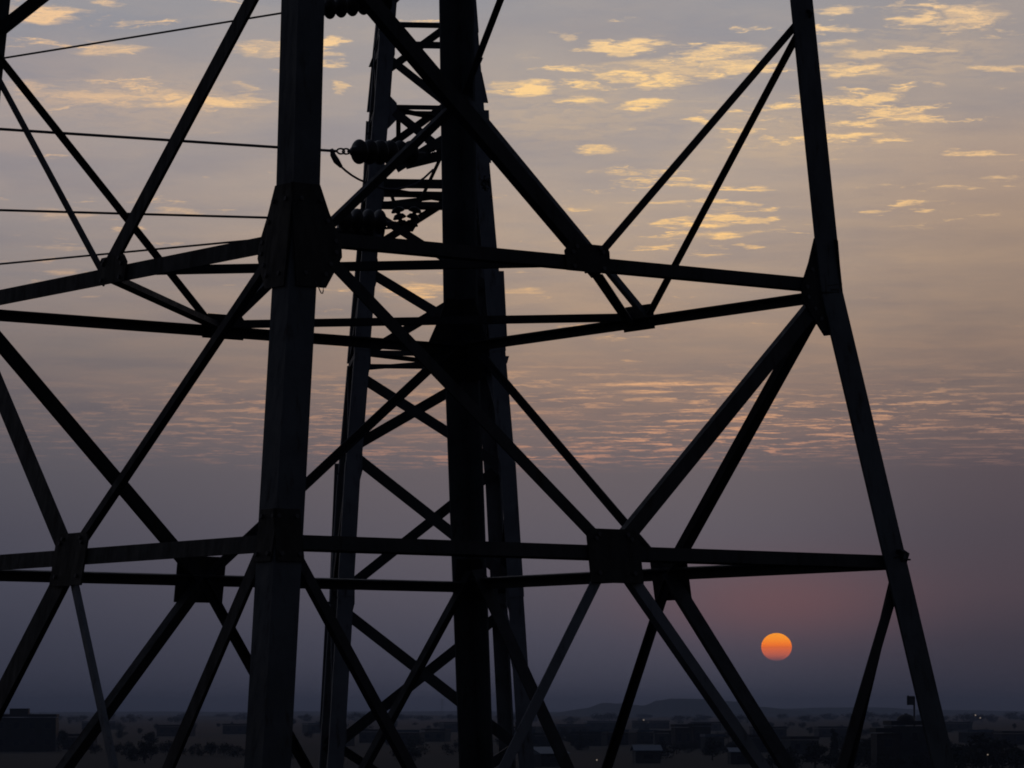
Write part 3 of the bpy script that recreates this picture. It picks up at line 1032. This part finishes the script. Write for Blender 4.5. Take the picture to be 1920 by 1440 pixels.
def house(px, base_y, w, d, h, rz, wall, roof, label, group=None, pitched=False, room=None, cols=3, floors=1):
    D = CAM_H * FPX / (base_y - 1333.0)
    c = at(px, base_y, D)
    root = empty('house', (c.x, c.y, 0))
    tag(root, label, 'house', group)
    R3 = Matrix.Rotation(rz, 3, 'Z')
    C0 = Vector((c.x, c.y, 0))
    mb = MB()
    mb.box(C0 + Vector((0, 0, h / 2 - .2)), (w, d, h + .4), rz)
    wl = mb.build('wall', M_WALL[wall], root)
    mb = MB()
    if pitched:
        e = .4
        hh = w * .22
        pr = [C0 + R3 @ Vector(v) for v in ((-w / 2 - e, -d / 2 - e, h + .02), (w / 2 + e, -d / 2 - e, h + .02), (w / 2 + e, 0, h + hh), (-w / 2 - e, 0, h + hh))]
        mb.prism(pr, (0, 0, .12))
        pr = [C0 + R3 @ Vector(v) for v in ((-w / 2 - e, d / 2 + e, h + .02), (w / 2 + e, d / 2 + e, h + .02), (w / 2 + e, .01, h + hh), (-w / 2 - e, .01, h + hh))]
        mb.prism(pr, (0, 0, .12))
        for sx in (-1, 1):
            mb.prism([C0 + R3 @ Vector((sx * w / 2, yy, zz)) for yy, zz in ((-d / 2, h), (d / 2, h), (0, h + hh - .05))], R3 @ Vector((-sx * .1, 0, 0)))
        mb.build('roof', M_ROOF[roof], root)
    else:
        mb.box(C0 + Vector((0, 0, h + .28)), (w + .3, d + .3, .2), rz)
        for sx, sy, lx, ly in ((0, -1, w + .3, .2), (0, 1, w + .3, .2), (-1, 0, .2, d - .1), (1, 0, .2, d - .1)):
            mb.box(C0 + R3 @ Vector((sx * (w / 2 + .05), sy * (d / 2 + .05), h + .62)), (lx, ly, .48), rz)
        rf = mb.build('roof', M_ROOF[roof], root)
        if room:
            rx, rw, rh = room
            mb = MB()
            mb.box(C0 + R3 @ Vector((rx, .3, h + .38 + rh / 2)), (rw, d * .5, rh), rz)
            mb.build('roof_room', M_WALL[wall], root)
    for fl_ in range(floors):
        for k in range(cols):
            x = (k + .5) / cols * w - w / 2
            z0 = (fl_ + .55) * h / floors
            mb = MB()
            mb.box(C0 + R3 @ Vector((x, -d / 2 - .03, z0)), (w / cols * .42, .10, h / floors * .42), rz)
            fr = mb.build('window', M_WALL[2], root)
            mb = MB()
            mb.box(C0 + R3 @ Vector((x, -d / 2 - .085, z0)), (w / cols * .36, .03, h / floors * .36), rz)
            mb.build('pane', M_GLASS, fr)
    return root


TREE_MESH = {}


def tree_meshes(kind, seed):
    """crown of leaf-sized faces scattered through several lobes, and a tapered trunk with limbs; unit height"""
    rnd = random.Random(seed)
    cr, tr = MB(), MB()
    lobes = []
    if kind == 'round':
        for _ in range(9):
            a, r_ = rnd.uniform(0, 6.28), rnd.uniform(0, .26)
            lobes.append((Vector((r_ * math.cos(a), r_ * math.sin(a), rnd.uniform(.30, .80))), rnd.uniform(.16, .26)))
    elif kind == 'bush':
        for _ in range(8):
            lobes.append((Vector((rnd.uniform(-.55, .55), rnd.uniform(-.4, .4), rnd.uniform(.16, .66))), rnd.uniform(.22, .34)))
    else:
        for k in range(8):
            z = .2 + .74 * k / 7
            lobes.append((Vector((rnd.uniform(-.04, .04), rnd.uniform(-.04, .04), z)), .17 * (1.05 - z) + .035))
    for c, r_ in lobes:
        for _ in range(120):
            d = Vector((rnd.gauss(0, 1), rnd.gauss(0, 1), rnd.gauss(0, .85))).normalized()
            p = c + d * r_ * rnd.random() ** .45
            u = Vector((rnd.gauss(0, 1), rnd.gauss(0, 1), rnd.gauss(0, 1))).normalized()
            w = u.cross(d).normalized() if u.cross(d).length > 1e-3 else Vector((1, 0, 0))
            s = rnd.uniform(.03, .055)
            cr.add([p - u * s, p + w * s * .6, p + u * s, p - w * s * .6], [(0, 1, 2, 3)])
    tr.tube([(0, 0, -.03), (.01, .0, .2), (0, .01, .45), (.01, 0, .62)], [.035, .026, .018, .008], 7)
    for c, r_ in lobes[:4]:
        tr.tube([(0, 0, .25), c * .6 + Vector((0, 0, .12)), c], [.014, .009, .004], 5)
    out = []
    for mbx, mt, nm in ((cr, M_LEAF, 'crown'), (tr, M_BARK, 'trunk')):
        me = bpy.data.meshes.new(nm)
        me.from_pydata([tuple(v) for v in mbx.v], [], mbx.f)
        me.materials.append(mt)
        out.append(me)
    return out


for kind in ('round', 'bush', 'tall'):
    TREE_MESH[kind] = [tree_meshes(kind, s) for s in (3, 11, 29)]


def tree(px, base_y, h, kind, label, group=None, name='tree', wide=1.0):
    D = CAM_H * FPX / (base_y - 1333.0)
    c = at(px, base_y, D)
    rnd = random.Random(int(px * 31 + base_y * 7))
    root = empty(name, (c.x, c.y, 0))
    root.rotation_euler = (0, 0, rnd.uniform(0, 6.28))
    root.scale = (h * wide, h * wide, h)
    tag(root, label, 'bush' if kind == 'bush' else 'tree', group)
    crown, trunk = TREE_MESH[kind][rnd.randrange(3)]
    for me, nm in ((crown, 'crown'), (trunk, 'trunk')):
        o = bpy.data.objects.new(nm, me)
        COL.objects.link(o)
        o.parent = root
    return root


# the buildings one can pick out
house(48, 1408, 15.5, 9, 8.3, .05, 0, 1, 'two-storey flat-roofed house with a roof room at the far left edge', room=(-1.6, 4.6, 1.9), cols=4, floors=2)
hb = house(1708, 1447, 7.4, 8, 7.5, .06, 0, 1, 'dark flat-roofed house with tank and mast behind the right pylon leg', cols=3, floors=2)
house(1660, 1450, 3.6, 6, 6.4, .06, 1, 1, 'narrow lower block left of the house with the roof mast', cols=1, floors=2)
# roof tank and mast with a box on top
DT = 590.0
tk = tag(empty('water_tank', at(1699, 1354, DT)), 'rounded water tank on the roof beside the mast', 'water tank')
mb = MB()
ctk = at(1699, 1356, DT)
mb.lathe([(0.0, 0), (1.55, 0), (1.6, .2), (1.5, .75), (1.15, 1.2), (.7, 1.42), (.3, 1.5), (0, 1.5)], ctk, (0, 0, 1), 20)
mb.build('tank_shell', M_ROOF[2], tk, smooth=True)
mb = MB()
mb.lathe([(0, 0), (.28, 0), (.28, .14), (0, .14)], ctk + Vector((0, 0, 1.49)), (0, 0, 1), 12)
mb.build('lid', M_ROOF[1], tk)
ms = tag(empty('antenna_mast', at(1714.5, 1356, DT)), 'short roof mast carrying a pale box to the left of the right pylon leg', 'mast')
mb = MB()
p = at(1714.5, 1356, DT)
mb.tube([p - Vector((0, 0, .5)), p + Vector((0, 0, (1356 - 1306) * DT / FPX))], .16, 8)
mb.build('pole', M_FIT, ms)
pc = at(1707, 1313.5, DT - .3)
mb = MB()
mb.box(pc, (1.15, .5, 1.5), 0)
mb.build('antenna_box', M_WALL[2], ms)
mb = MB()
mb.box(at(1703, 1313, DT - .6), (.22, .25, 1.62), 0)
mb.build('panel_antenna', M_WALL[0], ms)

NB = 'low houses of the town on the plain'
LB = 'low flat-roofed house among the dark houses on the plain'
spots = [(1105, 1398, 9, 3.2, 0), (1150, 1396, 12, 3.6, 1), (1196, 1394, 10, 3.4, 0), (1252, 1397, 8, 3.4, 2), (1278, 1404, 4.5, 5.6, 1), (1312, 1403, 5, 5.8, 1), (1336, 1406, 5, 3.2, 0),
         (1420, 1410, 8, 3.4, 0), (1500, 1413, 7, 3.2, 2), (700, 1392, 9, 3.3, 0), (760, 1396, 10, 3.5, 1), (818, 1390, 8, 3.3, 2), (640, 1398, 6, 3.2, 1), (1010, 1402, 8, 3.2, 0),
         (150, 1405, 8, 3.2, 1), (980, 1384, 12, 3.4, 0), (1070, 1378, 14, 3.6, 2), (1440, 1386, 12, 3.6, 0), (1560, 1382, 12, 3.2, 1), (1830, 1392, 9, 3.2, 0), (1900, 1396, 10, 3.2, 1),
         (330, 1380, 13, 3.6, 1), (450, 1376, 15, 3.6, 0), (600, 1374, 14, 3.6, 2), (860, 1372, 16, 3.8, 0), (1130, 1368, 18, 3.8, 0), (1220, 1366, 18, 3.6, 1), (1330, 1370, 16, 3.6, 2),
         (1790, 1370, 15, 3.6, 0), (60, 1372, 15, 3.6, 1), (190, 1368, 18, 3.6, 0)]
rnd = random.Random(4)
for i, (x, y, w, h, k) in enumerate(spots):
    house(x, y, w, w * rnd.uniform(.6, .9), h, rnd.uniform(-.4, .4), k, rnd.randrange(3), LB, NB, cols=2 if w < 9 else 3)
house(1022, 1436, 5.5, 7, 2.2, .5, 0, 0, 'shed with a bluish sheet roof right of the middle legs', pitched=True, cols=1)
house(1212, 1430, 4.8, 5, 2.3, .1, 2, 0, 'small bluish-roofed shed below the middle of the right-hand braces', pitched=True, cols=1)
house(1385, 1432, 3.6, 4, 2.2, .1, 0, 0, 'tiny bluish-roofed hut left of the thick right-hand brace', pitched=True, cols=1)

# trees and bushes one can pick out
TB = 'bushes in the row left of the nearest leg'
for i, (x, y, h, wd) in enumerate([(232, 1414, 3.6, 1.0), (212, 1415, 2.6, 1.1), (252, 1415, 2.4, 1.0), (288, 1416, 3.0, 1.0), (310, 1416, 4.0, .9), (330, 1417, 3.6, 1.1), (372, 1417, 3.4, 1.), (395, 1416, 4.2, .9),
                                   (420, 1417, 3.4, 1.2), (445, 1419, 3.0, 1.2), (180, 1413, 2.6, 1.1), (140, 1410, 4.0, 1.0), (110, 1408, 6.0, .7)]):
    tree(x, y, h, 'bush', 'dark rounded bush in the row along the field left of the nearest leg', TB, 'bush', wd)
tree(1564, 1432, 6.6, 'tall', 'slender pointed tree left of the thin right-hand brace')
tree(1630, 1440, 5.6, 'round', 'round tree below the narrow block beside the right pylon leg', wide=1.4)
tree(1600, 1445, 5.2, 'round', 'broad low tree at the foot of the thin right-hand brace', wide=1.5)
tree(1528, 1440, 5.0, 'round', 'broad tree between the thick brace and the pointed tree', wide=1.4)
tree(1850, 1442, 6.6, 'round', 'large round tree right of the right pylon leg', wide=1.5)
tree(1800, 1444, 5.0, 'round', 'low spreading tree close beside the right pylon leg', wide=1.5)
tree(1905, 1446, 5.0, 'round', 'dark tree at the bottom right corner of the photo', wide=1.4)
for x, y, h, lab in [(1485, 1446, 4.8, 'low tree between the thick brace and the second tree beside it'), (1580, 1450, 4.6, 'low tree in front of the pointed tree'),
                     (1655, 1452, 4.2, 'small tree hiding the base of the narrow block'), (1745, 1452, 4.4, 'small tree at the foot of the right pylon leg'),
                     (1825, 1450, 5.2, 'tree filling the gap between the two trees right of the right leg'), (1880, 1450, 5.6, 'tree just left of the bottom right corner tree'),
                     (1440, 1450, 3.6, 'low bushy tree under the end of the thick brace')]:
    tree(x, y, h, 'bush', lab, None, 'tree', 1.3)
tree(1088, 1398, 4.6, 'tall', 'small dark tree among the houses right of the middle legs')
TG = 'scattered trees of the plain'
for i in range(120):
    y = 1333 + 10 ** rnd.uniform(1.25, 2.0)
    x = rnd.uniform(-60, 1980)
    tree(x, y, rnd.uniform(2.6, 5.0), rnd.choice(['round', 'bush', 'bush']), 'small dark tree scattered among the fields and houses', TG, 'small_tree', rnd.uniform(.9, 1.4))
hedge = random.Random(12)
for i in range(40):
    x = -40 + i * 50 + hedge.uniform(-18, 18)
    tree(x, 1347 + hedge.uniform(0, 9), hedge.uniform(7, 11), 'bush', 'dark clump of trees far out on the plain under the hills', 'far tree clumps under the hills', 'tree_clump', hedge.uniform(1.2, 2.6))

# a very distant pylon on the skyline
dp = tag(empty('distant_pylon', at(829, 1336, 5200)), 'hair-thin distant pylon on the horizon between the mast legs', 'pylon')
pb = at(829, 1336, 5200)
mb = MB()
for sx, sy in ((-1, -1), (-1, 1), (1, -1), (1, 1)):
    mb.tube([(pb.x + sx * 1.6, pb.y + sy * 1.6, 0), (pb.x + sx * .3, pb.y + sy * .3, pb.z + 20)], .22, 4)
mb.build('leg', M_FIT, dp)
mb = MB()
for zz, ww in ((12, 5), (15.5, 4), (18.5, 3)):
    mb.tube([(pb.x - ww, pb.y, pb.z + zz), (pb.x + ww, pb.y, pb.z + zz)], .18, 4)
mb.build('crossarm', M_FIT, dp)

# lit lamps of the town: small lamps on posts
ME, q, b = new_mat('lit_lamp')
b.inputs['Base Color'].default_value = (0.8, 0.7, 0.6, 1)
b.inputs['Emission Color'].default_value = (1.0, 0.78, 0.55, 1)
b.inputs['Emission Strength'].default_value = 0.20
for (x, y, lab) in [(1207, 1350, 'upper of two tiny lights under the distant hill'), (1215, 1355, 'lower of two tiny lights under the distant hill'),
                    (1829, 1341, 'left one of two tiny lights near the right edge'), (1838, 1346, 'right one of two tiny lights near the right edge'),
                    (1852, 1415, 'tiny light in the dark tree right of the right leg'), (1145, 1398, 'faint light between the two middle right braces'),
                    (1119, 1425, 'dim light beside the foot of the second thin brace'), (643, 1374, 'tiny light beside the foot of the mast')]:
    base = max(y + 3.5, 1345)
    D = CAM_H * FPX / (base - 1333.0) if y > 1360 else 2600.0
    if y > 1360:
        D = min(D, 900.0)
    if x == 1852:
        D = 560.0
    pt = at(x, y, D)
    root = tag(empty('street_lamp', (pt.x, pt.y, 0)), lab, 'street lamp', 'lit street lamps of the town')
    mb = MB()
    mb.tube([(pt.x, pt.y + .3, -.1), (pt.x, pt.y + .3, pt.z + .1)], .07, 6)
    mb.build('post', M_FIT, root)
    mb = MB()
    rr = max(.10, 1.5 / FPX * D)
    mb.lathe([(0, -rr), (rr * .7, -rr * .7), (rr, 0), (rr * .7, rr * .7), (0, rr)], pt, (0, 0, 1), 10)
    mb.build('lamp_head', ME, root, smooth=True)

# ================================================================== THE SUN DISC (far beyond the air layer)
SD = 40000.0
m = bpy.data.materials.new('setting_sun')
m.use_nodes = True
nt = m.node_tree
nt.nodes.clear()
q = G(nt)
gen = nt.nodes.new('ShaderNodeTexCoord').outputs['Generated']
gz = q.sep(gen)[2]
c = q.ramp(gz, [(0.0, lin((98, 76, 86))), (0.07, lin((138, 82, 82))), (0.22, lin((190, 96, 78))), (0.40, lin((218, 104, 66))), (0.45, lin((226, 108, 58))), (0.47, lin((216, 102, 58))),
                (0.52, lin((236, 112, 48))), (0.60, lin((250, 124, 44))), (0.78, lin((255, 146, 44))), (1.0, lin((255, 158, 50)))])
em = nt.nodes.new('ShaderNodeEmission')
nt.links.new(c, em.inputs['Color'])
em.inputs['Strength'].default_value = 1.12
out = nt.nodes.new('ShaderNodeOutputMaterial')
nt.links.new(em.outputs[0], out.inputs['Surface'])
sp = at(1456, 1213, SD)
rs = 28.6 / FPX * SD
mb = MB()
prof = [(rs * math.sin(math.pi * i / 28), -rs * .905 * math.cos(math.pi * i / 28)) for i in range(29)]
mb.lathe(prof, sp, (0, 0, 1), 48)
tag(mb.build('sun', m, None, smooth=True), 'orange setting sun low above the hills, its lower half dimmed by haze', 'sun')

# ================================================================== HAZE
mh = bpy.data.materials.new('evening_haze')
mh.use_nodes = True
nt = mh.node_tree
nt.nodes.clear()
pv = nt.nodes.new('ShaderNodeVolumePrincipled')
pv.inputs['Color'].default_value = (0.44, 0.52, 0.69, 1)
pv.inputs['Density'].default_value = 1.25e-4
pv.inputs['Anisotropy'].default_value = 0.0
out = nt.nodes.new('ShaderNodeOutputMaterial')
nt.links.new(pv.outputs[0], out.inputs['Volume'])
mb = MB()
HB = 11500.0
mb.box((0, 0, 24.0), (2 * HB, 2 * HB, 50.0))
tag(mb.build('haze', mh), 'thin evening haze lying over the plain', kind='stuff')
